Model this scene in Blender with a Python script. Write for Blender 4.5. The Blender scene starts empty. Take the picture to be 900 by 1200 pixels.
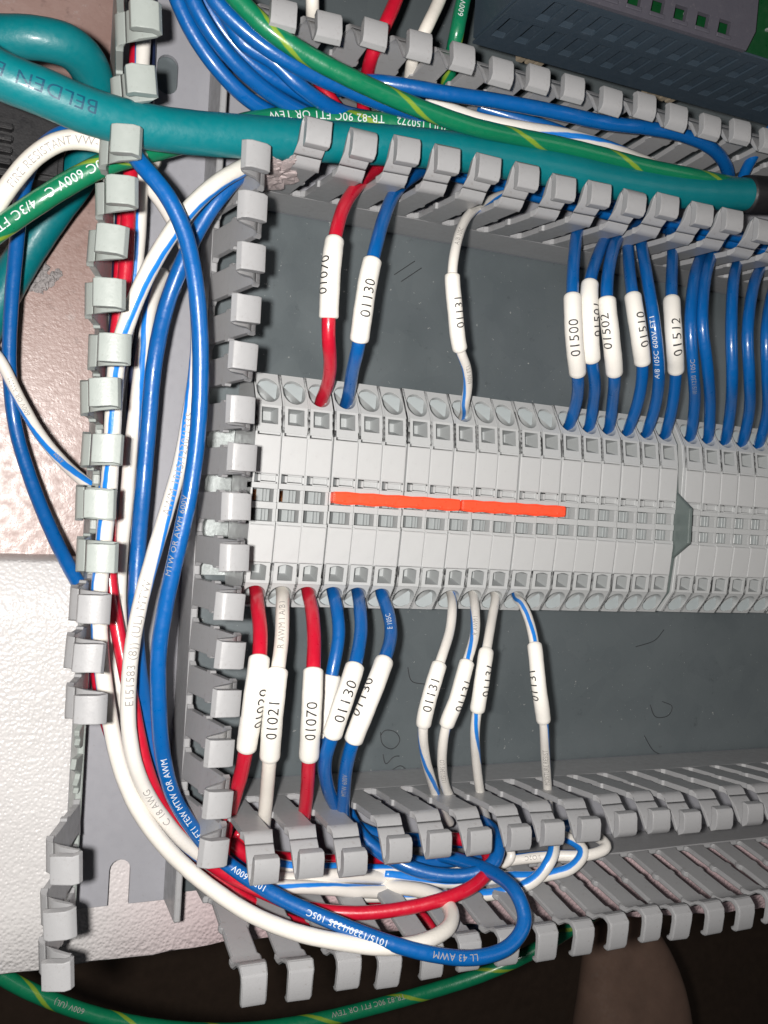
import bpy, bmesh, math, random
from mathutils import Vector, Matrix
random.seed(7)
S = 0.001                                   # everything below is written in millimetres
C = bpy.context.scene.collection
scene = bpy.context.scene
# ---------------------------------------------------------------- camera
CZ = 231.0
FPX = 1102.12
RM = Matrix(((0.920315304, -0.0520359752, -0.387700915),
             (0.0567045457, 0.998390821, 0.000603096789),
             (0.387045652, -0.0225394434, 0.921785028)))
cam_d = bpy.data.cameras.new('camera'); cam = bpy.data.objects.new('camera', cam_d); C.objects.link(cam)
cam.matrix_world = Matrix.Translation((0, 0, CZ*S)) @ RM.to_4x4()
cam_d.sensor_fit = 'HORIZONTAL'; cam_d.sensor_width = 36; cam_d.lens = 36*FPX/900
cam_d.clip_start = 0.01; cam_d.clip_end = 20
scene.camera = cam
# ---------------------------------------------------------------- light: the phone's flash beside the lens, a dim room and an added fill
world = bpy.data.worlds.new('World'); scene.world = world; world.use_nodes = True
bg = world.node_tree.nodes['Background']; bg.inputs[0].default_value = (0.80, 0.90, 1.0, 1); bg.inputs[1].default_value = 0.014
ld = bpy.data.lights.new('flash', 'POINT'); ld.energy = 3.5; ld.shadow_soft_size = 0.0035; ld.color = (1.0, 0.955, 0.91)
lo = bpy.data.objects.new('flash', ld); C.objects.link(lo); lo.location = (-13*S, 1*S, 235*S)
rd = bpy.data.lights.new('right_fill', 'AREA'); rd.shape = 'DISK'; rd.size = 0.5; rd.energy = 0.6; rd.color = (1.0, 0.93, 0.9)  # added soft area fill on the right, lifts the flash falloff
ro = bpy.data.objects.new('right_fill', rd); C.objects.link(ro); ro.location = (0.75, 0.12, 0.85)
ro.rotation_euler = (Vector((0.16, 0, 0))-Vector(ro.location)).to_track_quat('-Z', 'Y').to_euler()
scene.view_settings.view_transform = 'Standard'; scene.view_settings.look = 'None'; scene.view_settings.exposure = 0
scene.render.engine = 'CYCLES'

def U(px, py, z=0.0):                       # the point at height z (mm) seen at pixel px,py of the 900x1200 photograph
    w = RM @ Vector(((px-450)/FPX, -(py-600)/FPX, -1))
    w = w*((CZ-z)/-w.z)
    return Vector((w.x, w.y, z))
def P(p):
    v = RM.transposed() @ (Vector(p)-Vector((0, 0, CZ)))
    return (450+FPX*v.x/-v.z, 600-FPX*v.y/-v.z)

# ---------------------------------------------------------------- materials
MATS = {}
def nt(name):
    m = bpy.data.materials.new(name); m.use_nodes = True
    n = m.node_tree.nodes; l = m.node_tree.links
    return m, n, l, n['Principled BSDF']
def coords(n, l, scale=1000, kind='Object'):
    t = n.new('ShaderNodeTexCoord'); mp = n.new('ShaderNodeMapping'); mp.inputs['Scale'].default_value = (scale,)*3 if not isinstance(scale, tuple) else scale
    l.new(t.outputs[kind], mp.inputs[0]); return mp.outputs[0]
def noise(n, l, vec, scale, detail=3, rough=.5):
    x = n.new('ShaderNodeTexNoise'); x.inputs['Scale'].default_value = scale; x.inputs['Detail'].default_value = detail; x.inputs['Roughness'].default_value = rough
    l.new(vec, x.inputs['Vector']); return x.outputs['Fac']
def ramp(n, l, fac, stops):
    r = n.new('ShaderNodeValToRGB'); e = r.color_ramp.elements
    while len(e) < len(stops): e.new(.5)
    for i, (p, c) in enumerate(stops):
        e[i].position = p; e[i].color = (*c, 1) if not isinstance(c, float) else (c, c, c, 1)
    l.new(fac, r.inputs[0]); return r.outputs[0]
def mixc(n, l, fac, a, b):
    m = n.new('ShaderNodeMix'); m.data_type = 'RGBA'
    for s, v in ((0, fac), (6, a), (7, b)):
        if hasattr(v, 'is_output'): l.new(v, m.inputs[s])
        else: m.inputs[s].default_value = v if s == 0 else (*v, 1)
    return m.outputs[2]
def math_(n, l, op, a, b=None, c=None):
    m = n.new('ShaderNodeMath'); m.operation = op
    for i, v in enumerate((a, b, c)):
        if v is None: continue
        if hasattr(v, 'is_output'): l.new(v, m.inputs[i])
        else: m.inputs[i].default_value = v
    return m.outputs[0]
def bump(n, l, h, strength, dist, nrm=None):
    b = n.new('ShaderNodeBump'); b.inputs['Strength'].default_value = strength; b.inputs['Distance'].default_value = dist*S
    l.new(h, b.inputs['Height'])
    if nrm: l.new(nrm, b.inputs['Normal'])
    return b.outputs[0]
def plastic(name, col, rough=.42, var=.10, dirt=.25, dirtcol=(.16, .13, .11), bstr=.25, bev=.18, spec=.5, grit=.9):
    m, n, l, p = nt(name)
    v = coords(n, l)
    a = noise(n, l, v, .09, 4); k = noise(n, l, v, grit, 5, .65)
    c1 = mixc(n, l, a, tuple(x*(1-var) for x in col), tuple(min(1, x*(1+var)) for x in col))
    d = ramp(n, l, k, [(.60, 0.0), (.74, dirt)])
    l.new(mixc(n, l, d, c1, dirtcol), p.inputs['Base Color'])
    l.new(ramp(n, l, noise(n, l, v, .5, 3), [(.3, max(.05, rough-.1)), (.7, rough+.12)]), p.inputs['Roughness'])
    p.inputs['Specular IOR Level'].default_value = spec
    nrm = None
    if bev:
        b = n.new('ShaderNodeBevel'); b.samples = 4; b.inputs['Radius'].default_value = bev*S; nrm = b.outputs[0]
    l.new(bump(n, l, noise(n, l, v, 2.2, 4), bstr, .12, nrm), p.inputs['Normal'])
    return m
M = {}
M['duct'] = plastic('duct_plastic', (.335, .34, .35), .38, .09, .42, bstr=.22, bev=.35)
M['duct_old'] = plastic('duct_plastic_greenish', (.325, .36, .345), .38, .05, .3, bstr=.25, bev=.35)
M['duct_floor'] = plastic('duct_floor_plastic', (.30, .305, .335), .42, .04, .22, bstr=.12, bev=.15)
M['term'] = plastic('terminal_plastic', (.455, .47, .475), .42, .04, .16, bstr=.14, bev=.15)
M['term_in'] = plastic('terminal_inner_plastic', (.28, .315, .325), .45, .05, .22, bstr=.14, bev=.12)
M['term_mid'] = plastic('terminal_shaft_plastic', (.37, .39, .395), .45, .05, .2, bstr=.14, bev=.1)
M['socket'] = plastic('jumper_socket_plastic', (.31, .335, .34), .42, .05, .2, bstr=.1, bev=0)
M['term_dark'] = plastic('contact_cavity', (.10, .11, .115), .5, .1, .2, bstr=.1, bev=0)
M['marker'] = plastic('marker_strip_plastic', (.485, .495, .50), .48, .03, .10, bstr=.10, bev=.12)
M['cover'] = plastic('end_cover_plastic', (.12, .15, .145), .42, .06, .2, bstr=.14, bev=.15)
M['orange'] = plastic('orange_bridge_plastic', (.95, .085, .03), .38, .05, .12, (.7, .3, .2), bstr=.2, bev=.25)
M['module'] = plastic('module_plastic', (.034, .052, .072), .5, .08, .18, (.2, .22, .25), bstr=.25, bev=.2)
M['module_top'] = plastic('module_top_plastic', (.07, .068, .086), .55, .06, .25, (.25, .22, .22), bstr=.3, bev=.2)
M['black'] = plastic('black_rubber', (.012, .012, .014), .5, .1, .2, (.05, .045, .04), bstr=.4, bev=.2)
M['pcb'] = plastic('circuit_board', (.004, .05, .014), .35, .2, .5, (.02, .08, .03), bstr=.2, bev=0, grit=.5)
M['copper'] = plastic('copper_contact', (.75, .35, .16), .3, .1, .2, bstr=.1, bev=0)
M['copper'].node_tree.nodes['Principled BSDF'].inputs['Metallic'].default_value = 1
M['tan'] = plastic('beige_connector', (.32, .27, .2), .5, .1, .3, bstr=.2, bev=0)
M['lint'] = plastic('grey_lint', (.33, .31, .31), .9, .3, .6, (.1, .09, .09), bstr=.8, bev=0, grit=2)
M['crumb'] = plastic('crumbly_residue', (.42, .36, .36), .85, .2, .7, (.14, .1, .1), bstr=1.0, bev=0, grit=1.6)
M['pencil'] = plastic('pencil_mark', (.03, .032, .035), .6, .1, .2, bstr=.1, bev=0)
M['ink'] = plastic('black_ink', (.015, .015, .018), .5, .1, .0, bstr=.05, bev=0)
M['ink_grey'] = plastic('grey_ink', (.30, .29, .28), .5, .1, .0, bstr=.05, bev=0)
M['ink_white'] = plastic('white_ink', (.62, .66, .68), .5, .1, .0, bstr=.05, bev=0)
M['ink_navy'] = plastic('navy_ink', (.0, .06, .11), .5, .1, .0, bstr=.05, bev=0)
M['sleeve'] = plastic('white_marker_sleeve', (.80, .78, .73), .5, .03, .06, bstr=.18, bev=0)
M['rivet'] = plastic('clear_rivet', (.45, .46, .48), .15, .05, .1, bstr=.1, bev=.1)

def wiremat(name, col, stripe=None, twist=.02, phase=0., w=.12, rough=.32, bstr=.3, clear=.55):
    if name in M: return M[name]
    m, n, l, p = nt(name)
    v = coords(n, l)
    c = mixc(n, l, noise(n, l, v, .12, 3), tuple(x*.92 for x in col), tuple(min(1, x*1.06) for x in col))
    if stripe:
        uv = n.new('ShaderNodeUVMap'); sp = n.new('ShaderNodeSeparateXYZ'); l.new(uv.outputs[0], sp.inputs[0])
        t = math_(n, l, 'MULTIPLY_ADD', sp.outputs[0], twist*1000, phase)
        t = math_(n, l, 'ADD', t, sp.outputs[1])
        wob = math_(n, l, 'MULTIPLY', noise(n, l, v, .25, 2), .05)
        t = math_(n, l, 'FRACT', math_(n, l, 'ADD', t, wob))
        t = math_(n, l, 'ABSOLUTE', math_(n, l, 'SUBTRACT', t, .5))
        f = ramp(n, l, t, [(w/2-.012, 1.0), (w/2+.012, 0.0)])
        c = mixc(n, l, f, c, stripe)
    d = ramp(n, l, noise(n, l, v, .9, 5, .65), [(.64, 0.0), (.76, .28)])
    c = mixc(n, l, d, c, tuple(x*.55+.04 for x in col))
    l.new(c, p.inputs['Base Color'])
    l.new(ramp(n, l, noise(n, l, v, .7, 4), [(.3, rough-.08), (.7, rough+.14)]), p.inputs['Roughness'])
    p.inputs['Coat Weight'].default_value = clear; p.inputs['Coat Roughness'].default_value = .14
    l.new(bump(n, l, noise(n, l, v, 1.1, 4, .6), bstr, .2), p.inputs['Normal'])
    M[name] = m; return m
BLUE = wiremat('blue_insulation', (.001, .098, .345), rough=.34)
RED = wiremat('red_insulation', (.53, .007, .028), rough=.34)
WHITE = wiremat('white_insulation', (.78, .745, .68), rough=.36)
NAVY = wiremat('navy_insulation_and_shadow', (.012, .02, .06))  # dark cable insulation, also colours two tubes that stand in for shadow
def WB(ph, tw=.016, w=.13): return wiremat('white_blue_stripe_%d_%d' % (ph*100, tw*1000), (.76, .735, .69), (.01, .2, .66), tw, ph, w, .36)
def GY(ph, tw=-.032, w=.085): return wiremat('green_yellow_stripe_%d_%d' % (ph*100, tw*1000), (.003, .175, .078), (.20, .32, .03), tw, ph, w, .34)
TEAL = wiremat('teal_jacket', (.0006, .165, .19), rough=.42, clear=.15, bstr=.3)

def mat_plate():
    m, n, l, p = nt('galvanised_plate'); v = coords(n, l)
    a = noise(n, l, v, .022, 5, .6)
    b = n.new('ShaderNodeTexVoronoi'); b.inputs['Scale'].default_value = .16; l.new(v, b.inputs['Vector'])
    c = ramp(n, l, a, [(.3, (.118, .142, .153)), (.7, (.148, .173, .185))])
    sp = n.new('ShaderNodeSeparateColor'); l.new(b.outputs['Color'], sp.inputs[0])
    c = mixc(n, l, math_(n, l, 'MULTIPLY', sp.outputs[0], .09), c, (.24, .28, .28))
    k = ramp(n, l, noise(n, l, v, .8, 6, .7), [(.665, 0.0), (.70, .8)])
    c = mixc(n, l, k, c, (.62, .62, .60))
    dk = ramp(n, l, noise(n, l, coords(n, l, 900), .35, 6, .7), [(.62, 0.0), (.75, .5)])
    c = mixc(n, l, dk, c, (.045, .05, .05))
    l.new(c, p.inputs['Base Color']); p.inputs['Metallic'].default_value = .35
    l.new(ramp(n, l, noise(n, l, v, .06, 5), [(.3, .28), (.7, .48)]), p.inputs['Roughness'])
    l.new(bump(n, l, noise(n, l, v, .9, 5, .65), .2, .15), p.inputs['Normal']); return m
M['plate'] = mat_plate()
def mat_rail():
    m, n, l, p = nt('zinc_rail'); v = coords(n, l)
    c = ramp(n, l, noise(n, l, v, 1.5, 5, .8), [(.35, (.30, .33, .33)), (.65, (.46, .50, .50))])
    l.new(c, p.inputs['Base Color']); p.inputs['Metallic'].default_value = .5; p.inputs['Roughness'].default_value = .4
    l.new(bump(n, l, noise(n, l, v, 1.6, 4), .3, .15), p.inputs['Normal']); return m
M['rail'] = mat_rail()
def mat_foam():
    m, n, l, p = nt('foam_sheet'); v = coords(n, l)
    vo = n.new('ShaderNodeTexVoronoi'); vo.inputs['Scale'].default_value = 1.3; l.new(v, vo.inputs['Vector'])
    vo.feature = 'SMOOTH_F1'
    c = ramp(n, l, noise(n, l, v, .03, 4), [(.3, (.60, .59, .59)), (.7, (.66, .65, .65))])
    h = math_(n, l, 'ADD', vo.outputs['Distance'], math_(n, l, 'MULTIPLY', noise(n, l, v, .35, 4), .9))
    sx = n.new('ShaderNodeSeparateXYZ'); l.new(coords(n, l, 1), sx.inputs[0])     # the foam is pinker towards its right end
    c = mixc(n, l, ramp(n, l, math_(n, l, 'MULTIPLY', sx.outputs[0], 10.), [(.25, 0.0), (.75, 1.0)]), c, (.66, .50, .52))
    l.new(c, p.inputs['Base Color']); p.inputs['Roughness'].default_value = .36
    p.inputs['Subsurface Weight'].default_value = .12; p.inputs['Subsurface Radius'].default_value = (.0015,)*3
    l.new(bump(n, l, h, .6, .42), p.inputs['Normal']); return m
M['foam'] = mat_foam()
def mat_table():
    m, n, l, p = nt('brown_bench_top'); v = coords(n, l)
    c = ramp(n, l, noise(n, l, v, .03, 5, .6), [(.3, (.30, .190, .165)), (.7, (.38, .262, .238))])
    k = ramp(n, l, noise(n, l, v, .35, 6, .7), [(.58, 0.0), (.70, .5)])
    c = mixc(n, l, k, c, (.15, .1, .09))
    k2 = ramp(n, l, noise(n, l, v, .16, 5, .8), [(.62, 0.0), (.66, .35)])
    c = mixc(n, l, k2, c, (.42, .37, .36))
    l.new(c, p.inputs['Base Color']); l.new(ramp(n, l, noise(n, l, v, .4, 3), [(.3, .3), (.7, .5)]), p.inputs['Roughness'])
    p.inputs['Specular IOR Level'].default_value = 1.0
    l.new(bump(n, l, noise(n, l, v, 1.0, 3, .6), .28, .3), p.inputs['Normal']); return m
M['table'] = mat_table()
M['ground'] = plastic('dark_floor', (.15, .10, .07), .7, .3, .3, bstr=.3, bev=0, grit=.05)
M['board'] = plastic('tan_padding', (.19, .12, .09), .8, .3, .2, bstr=.3, bev=0, grit=.12)

# ---------------------------------------------------------------- object helpers
def tag(o, label=None, cat=None, group=None, kind=None):
    if label: o['label'] = label
    if cat: o['category'] = cat
    if group: o['group'] = group
    if kind: o['kind'] = kind
    return o
def link(name, me, mat=None, parent=None, loc=(0, 0, 0), rot=None):
    o = bpy.data.objects.new(name, me); C.objects.link(o)
    if mat is not None and me is not None and not me.materials: me.materials.append(mat)
    if parent is not None: o.parent = parent
    o.location = Vector(loc)*S
    if rot: o.rotation_euler = rot
    return o
def empty(name, loc=(0, 0, 0)):
    o = bpy.data.objects.new(name, None); C.objects.link(o); o.location = Vector(loc)*S; o.empty_display_size = .005
    return o
class MB:
    """collects vertices (mm) and faces of one mesh"""
    def __init__(s): s.v = []; s.f = []
    def add(s, vs, fs):
        b = len(s.v); s.v += [tuple(x) for x in vs]; s.f += [tuple(i+b for i in f) for f in fs]
    def box(s, a, b):
        x0, y0, z0 = a; x1, y1, z1 = b
        s.add([(x0, y0, z0), (x1, y0, z0), (x1, y1, z0), (x0, y1, z0), (x0, y0, z1), (x1, y0, z1), (x1, y1, z1), (x0, y1, z1)],
              [(0, 3, 2, 1), (4, 5, 6, 7), (0, 1, 5, 4), (1, 2, 6, 5), (2, 3, 7, 6), (3, 0, 4, 7)])
    def prism(s, poly, fn, a, b):
        """closed outline poly extruded between parameters a and b, fn(p, t) gives the point"""
        k = len(poly); vs = [fn(p, a) for p in poly]+[fn(p, b) for p in poly]
        s.add(vs, [tuple(range(k))[::-1], tuple(range(k, 2*k))]+[(i, (i+1) % k, k+(i+1) % k, k+i) for i in range(k)])
    def mesh(s, name, smooth=False, bevel=0, org=(0, 0, 0), recalc=True, segs=2, uv=None):
        me = bpy.data.meshes.new(name); o = Vector(org)
        me.from_pydata([(Vector(v)-o)*S for v in s.v], [], s.f)
        bm = bmesh.new(); bm.from_mesh(me)
        if recalc: bmesh.ops.recalc_face_normals(bm, faces=bm.faces)
        if bevel:
            ed = [e for e in bm.edges if len(e.link_faces) == 2 and e.calc_face_angle(0) > .5]
            bmesh.ops.bevel(bm, geom=ed, offset=bevel*S, segments=segs, affect='EDGES', clamp_overlap=True)
        bm.to_mesh(me); bm.free()
        if smooth:
            me.shade_smooth()
        return me
def sheet(name, outer, holes, thick, fn, hole_walls=True):
    """flat plate with holes: outer and holes are 2D outlines, fn(x, y, d) maps to 3D (d = depth below the face)"""
    bm = bmesh.new(); E = []; loops = []
    for lp in [outer]+holes:
        vs = [bm.verts.new((p[0], p[1], 0)) for p in lp]; loops.append(vs)
        E += [bm.edges.new((vs[i], vs[(i+1) % len(vs)])) for i in range(len(vs))]
    bmesh.ops.triangle_fill(bm, edges=E, use_beauty=True, use_dissolve=False)
    vi = {v: i for i, v in enumerate(bm.verts)}; n = len(vi)
    flat = [(v.co.x, v.co.y) for v in bm.verts]
    mb = MB(); vs = [fn(x, y, 0) for x, y in flat]+[fn(x, y, thick) for x, y in flat]
    fs = [tuple(vi[v] for v in f.verts) for f in bm.faces]; fs += [tuple(i+n for i in f[::-1]) for f in fs]
    for lp in loops:
        k = len(lp)
        for i in range(k): a, b = vi[lp[i]], vi[lp[(i+1) % k]]; fs.append((a, b, b+n, a+n))
    bm.free(); mb.add(vs, fs); return mb
def obround(cx, cy, r, h, n=8, vert=True):
    pts = []
    for i in range(n+1): a = math.pi*i/n; pts.append((cx+r*math.cos(a), cy+h/2-r+r*math.sin(a)))
    for i in range(n+1): a = math.pi+math.pi*i/n; pts.append((cx+r*math.cos(a), cy-h/2+r+r*math.sin(a)))
    return pts

# ---------------------------------------------------------------- wires
def catmull(pts, step=1.0):
    pts = [Vector(p) for p in pts]
    p = [pts[0]*2-pts[1]]+pts+[pts[-1]*2-pts[-2]]; out = []
    for i in range(1, len(p)-2):
        p0, p1, p2, p3 = p[i-1:i+3]
        t0 = 0; t1 = t0+max(1e-3, (p1-p0).length)**.5; t2 = t1+max(1e-3, (p2-p1).length)**.5; t3 = t2+max(1e-3, (p3-p2).length)**.5
        k = max(2, int((p2-p1).length/step))
        for j in range(k):
            t = t1+(t2-t1)*j/k
            a1 = p0*((t1-t)/(t1-t0))+p1*((t-t0)/(t1-t0)); a2 = p1*((t2-t)/(t2-t1))+p2*((t-t1)/(t2-t1)); a3 = p2*((t3-t)/(t3-t2))+p3*((t-t2)/(t3-t2))
            b1 = a1*((t2-t)/(t2-t0))+a2*((t-t0)/(t2-t0)); b2 = a2*((t3-t)/(t3-t1))+a3*((t-t1)/(t3-t1))
            out.append(b1*((t2-t)/(t2-t1))+b2*((t-t1)/(t2-t1)))
    out.append(pts[-1])
    for _ in range(2):                       # soften the corners a little
        out = [out[0]]+[(out[i-1]+out[i]*2+out[i+1])/4 for i in range(1, len(out)-1)]+[out[-1]]
    return out
CAMP = Vector((0, 0, CZ))
class Path:
    def __init__(s, pts, step=1.0):
        s.c = catmull(pts, step); s.s = [0.]
        for a, b in zip(s.c, s.c[1:]): s.s.append(s.s[-1]+(b-a).length)
        s.L = s.s[-1]; k = len(s.c)
        s.T = [(s.c[min(i+1, k-1)]-s.c[max(i-1, 0)]).normalized() for i in range(k)]
        s.N = []
        for c, t in zip(s.c, s.T):
            v = CAMP-c; v = v-t*v.dot(t); s.N.append(v.normalized())
    def at(s, d):
        d = max(0, min(s.L-1e-4, d)); lo, hi = 0, len(s.s)-1
        while hi-lo > 1:
            m = (lo+hi)//2
            if s.s[m] <= d: lo = m
            else: hi = m
        f = (d-s.s[lo])/max(1e-6, s.s[hi]-s.s[lo])
        c = s.c[lo].lerp(s.c[hi], f); t = s.T[lo].lerp(s.T[hi], f).normalized(); n = s.N[lo].lerp(s.N[hi], f); n = (n-t*n.dot(t)).normalized()
        return c, t, n, t.cross(n)
    def near(s, px, py):
        return min(range(len(s.c)), key=lambda i: (P(s.c[i])[0]-px)**2+(P(s.c[i])[1]-py)**2)
    def tube(s, r, a=0., b=None, seg=16, cap=True, wob=0., rin=None, org=None, flare=0.):
        b = s.L if b is None else b
        ds = [a]+[x for x in s.s if a+.2 < x < b-.2]+[b]; rings = []; V = []; F = []; uv = []
        ph = random.random()*9
        prof = [(d, r*(1+wob*math.sin(d*.9+ph)+wob*.6*math.sin(d*2.3+ph*2))) for d in ds]
        if rin:                              # open sleeve: rounded rim at both ends, inner wall turned in
            e = min(.35, r*.15)
            prof = [(a+1.2, rin), (a, rin), (a-.0, r-e*.9), (a+e, r)]+[(d, rr) for d, rr in prof if a+e < d < b-e]+[(b-e, r), (b, r-e*.9), (b, rin), (b-1.2, rin)]
        for d, rr in prof:
            c, t, n, bb = s.at(d)
            for k in range(seg):
                th = 2*math.pi*k/seg; V.append(c+(n*math.cos(th)+bb*math.sin(th))*rr)
        m = len(prof)
        for i in range(m-1):
            for k in range(seg):
                k2 = (k+1) % seg; F.append((i*seg+k, i*seg+k2, (i+1)*seg+k2, (i+1)*seg+k))
                uv.append([(prof[i][0], k/seg), (prof[i][0], (k+1)/seg), (prof[i+1][0], (k+1)/seg), (prof[i+1][0], k/seg)])
        if cap and not rin:
            F.append(tuple(range(seg))[::-1]); uv.append([(0, 0)]*seg); F.append(tuple((m-1)*seg+k for k in range(seg))); uv.append([(0, 0)]*seg)
        org = Vector(org if org is not None else s.c[0])
        me = bpy.data.meshes.new('tube'); me.from_pydata([(v-org)*S for v in V], [], F)
        ul = me.uv_layers.new(name='UVMap'); flat = [x for f in uv for p in f for x in (p[0]*S, p[1])]
        ul.data.foreach_set('uv', flat)
        me.shade_smooth(); return me
TXT = {}
def glyphs(body, size):
    k = (body, size)
    if k in TXT: return TXT[k]
    cu = bpy.data.curves.new('t', 'FONT'); cu.body = body; cu.size = size; cu.resolution_u = 3; cu.space_character = 1.06
    o = bpy.data.objects.new('t', cu); C.objects.link(o)
    dg = bpy.context.evaluated_depsgraph_get(); me = bpy.data.meshes.new_from_object(o.evaluated_get(dg))
    bpy.data.objects.remove(o); bpy.data.curves.remove(cu)
    bm = bmesh.new(); bm.from_mesh(me); bpy.data.meshes.remove(me)
    for i in range(-1, 5):
        y = size*(.02+i*.17)
        bmesh.ops.bisect_plane(bm, geom=bm.verts[:]+bm.edges[:]+bm.faces[:], plane_co=(0, y, 0), plane_no=(0, 1, 0))
    bm.verts.ensure_lookup_table()
    xs = [v.co.x for v in bm.verts]; x0, x1 = min(xs), max(xs)
    vs = [(v.co.x-x0, v.co.y-size*.35) for v in bm.verts]; fs = [[v.index for v in f.verts] for f in bm.faces]
    bm.free(); TXT[k] = (vs, fs, x1-x0); return TXT[k]
def lettering(path, r, text, size, mid, ang, mat, parent, dirn=-1, stretch=1., name='printed_text', org=None):
    vs, fs, w = glyphs(text, size); w *= stretch
    V = []
    for x, y in vs:
        d = mid+dirn*(x*stretch-w/2)
        c, t, n, b = path.at(d); th = math.radians(ang)-dirn*y/r
        V.append(c+(n*math.cos(th)+b*math.sin(th))*(r+(.055 if r > 1.6 else .04)))
    org = Vector(org if org is not None else path.c[0])
    me = bpy.data.meshes.new(name); me.from_pydata([(v-org)*S for v in V], [], fs)
    return link(name, me, mat, parent, (0, 0, 0))
def wire(pts, r, mat, label, group=None, cat='wire', name='wire', sleeve=None, texts=(), seg=16, wob=.008, step=1.0):
    """pts: (px, py, z) as seen in the photograph at height z, or ('w', x, y, z) in mm"""
    W = [Vector(p[1:]) if p[0] == 'w' else U(*p) for p in pts]
    path = Path(W, step)
    o = link(name, path.tube(r, seg=seg, wob=wob), mat, None, path.c[0]); tag(o, label, cat, group)
    if sleeve:
        a = path.s[path.near(*sleeve['a'])]; b = path.s[path.near(*sleeve['b'])]; rs = sleeve.get('r', r+.62)
        sl = link('marker_sleeve', path.tube(rs, a, b, seg=20, rin=r*.98, wob=.012, org=path.c[0]), M['sleeve'], o)
        if sleeve.get('t'):
            lettering(path, rs, sleeve['t'], sleeve.get('size', 3.3), (a+b)/2+sleeve.get('off', 0), -sleeve.get('ang', 0), M['ink'], sl,
                      name='printed_number', stretch=sleeve.get('st', .92))
    for t in texts:
        lettering(path, r, t['t'], t.get('size', 1.9), path.s[path.near(*t['at'])], t.get('ang', 0), M[t.get('m', 'ink_grey')], o,
                  dirn=t.get('dir', -1), stretch=t.get('st', 1.))
    return o, path

# ================================================================ THE SETTING
g = MB(); g.box((-900, -1500, -760), (1500, 1500, -740))
tag(link('floor', g.mesh('floor'), M['ground']), kind='structure')
t = MB(); t.box((-420, -108, -58), (520, 420, -30))
tag(link('bench_top', t.mesh('bench_top', bevel=2), M['table']), kind='structure')
# foam sheet with a torn, crumbly edge
f = MB(); n = 150; x0, x1 = -260, 420; zt = -5
front = []; back = []
for i in range(n+1):
    x = x0+(x1-x0)*i/n
    front.append((x, -113.6-.05*max(0, 30-x)*(x > -20)-2.5*(x <= -20)-.07*max(0, x-75)+.25*math.sin(x*.11)+random.uniform(-.45, .45))); back.append((x, -16.6+.5*math.sin(x*.06)+random.uniform(-.25, .25)))
rows = []
for yy, zz in ((0, -29.9), (0, -6.2), (.8, -5)):
    rows.append([(x, y+yy, zz+random.uniform(-.25, .25)*(zz > -20)) for x, y in front])
for k in range(1, 6):
    rows.append([(a[0], a[1]+(b[1]-a[1])*k/6, zt+.35*math.sin(a[0]*.05+k)+.2*math.sin(a[0]*.17+k*2.)) for a, b in zip(front, back)])
for yy, zz in ((-.8, -5), (0, -6), (0, -29.9)): rows.append([(x, y+yy, zz) for x, y in back])
V = [p for r_ in rows for p in r_]; F = []
for j in range(len(rows)-1):
    for i in range(n): F.append((j*(n+1)+i, j*(n+1)+i+1, (j+1)*(n+1)+i+1, (j+1)*(n+1)+i))
f.add(V, F)
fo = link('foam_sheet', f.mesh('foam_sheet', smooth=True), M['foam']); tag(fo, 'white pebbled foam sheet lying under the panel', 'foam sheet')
# mounting plate
p = sheet('mounting_plate', [(22.4, -97.2), (29.5, -97.2), (29.5, -84), (38, -84), (38, -97.2), (300, -97.2), (300, 210), (22.4, 210)], [], 2.0, lambda x, y, d: (x, y, -1.6-d))
plate = link('mounting_plate', p.mesh('mounting_plate'), M['plate']); tag(plate, 'grey green galvanised mounting plate behind the terminal row', 'plate')
# pencil marks on the plate, traces of handwriting
def stroke(pts, r=.16):
    path = Path([Vector((*U(x, y, -1.55)[:2], -1.55)) for x, y in pts], .6)
    return link('pencil_mark', path.tube(r, seg=6, org=(0, 0, 0)), M['pencil'], plate)
for s_ in ([(446, 858), (448, 872), (460, 878), (469, 868), (464, 858), (450, 856), (446, 862)], [(449, 884), (452, 896), (462, 886), (468, 886)],
           [(448, 911), (470, 897), (476, 902)], [(466, 910), (490, 900)], [(762, 826), (768, 840), (784, 838), (788, 828), (776, 822)],
           [(755, 862), (766, 880), (774, 884)], [(478, 782), (482, 798), (500, 802)], [(745, 758), (768, 750), (778, 738)], [(462, 322), (486, 306)], [(470, 330), (494, 314)]):
    stroke(s_, .13)

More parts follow.
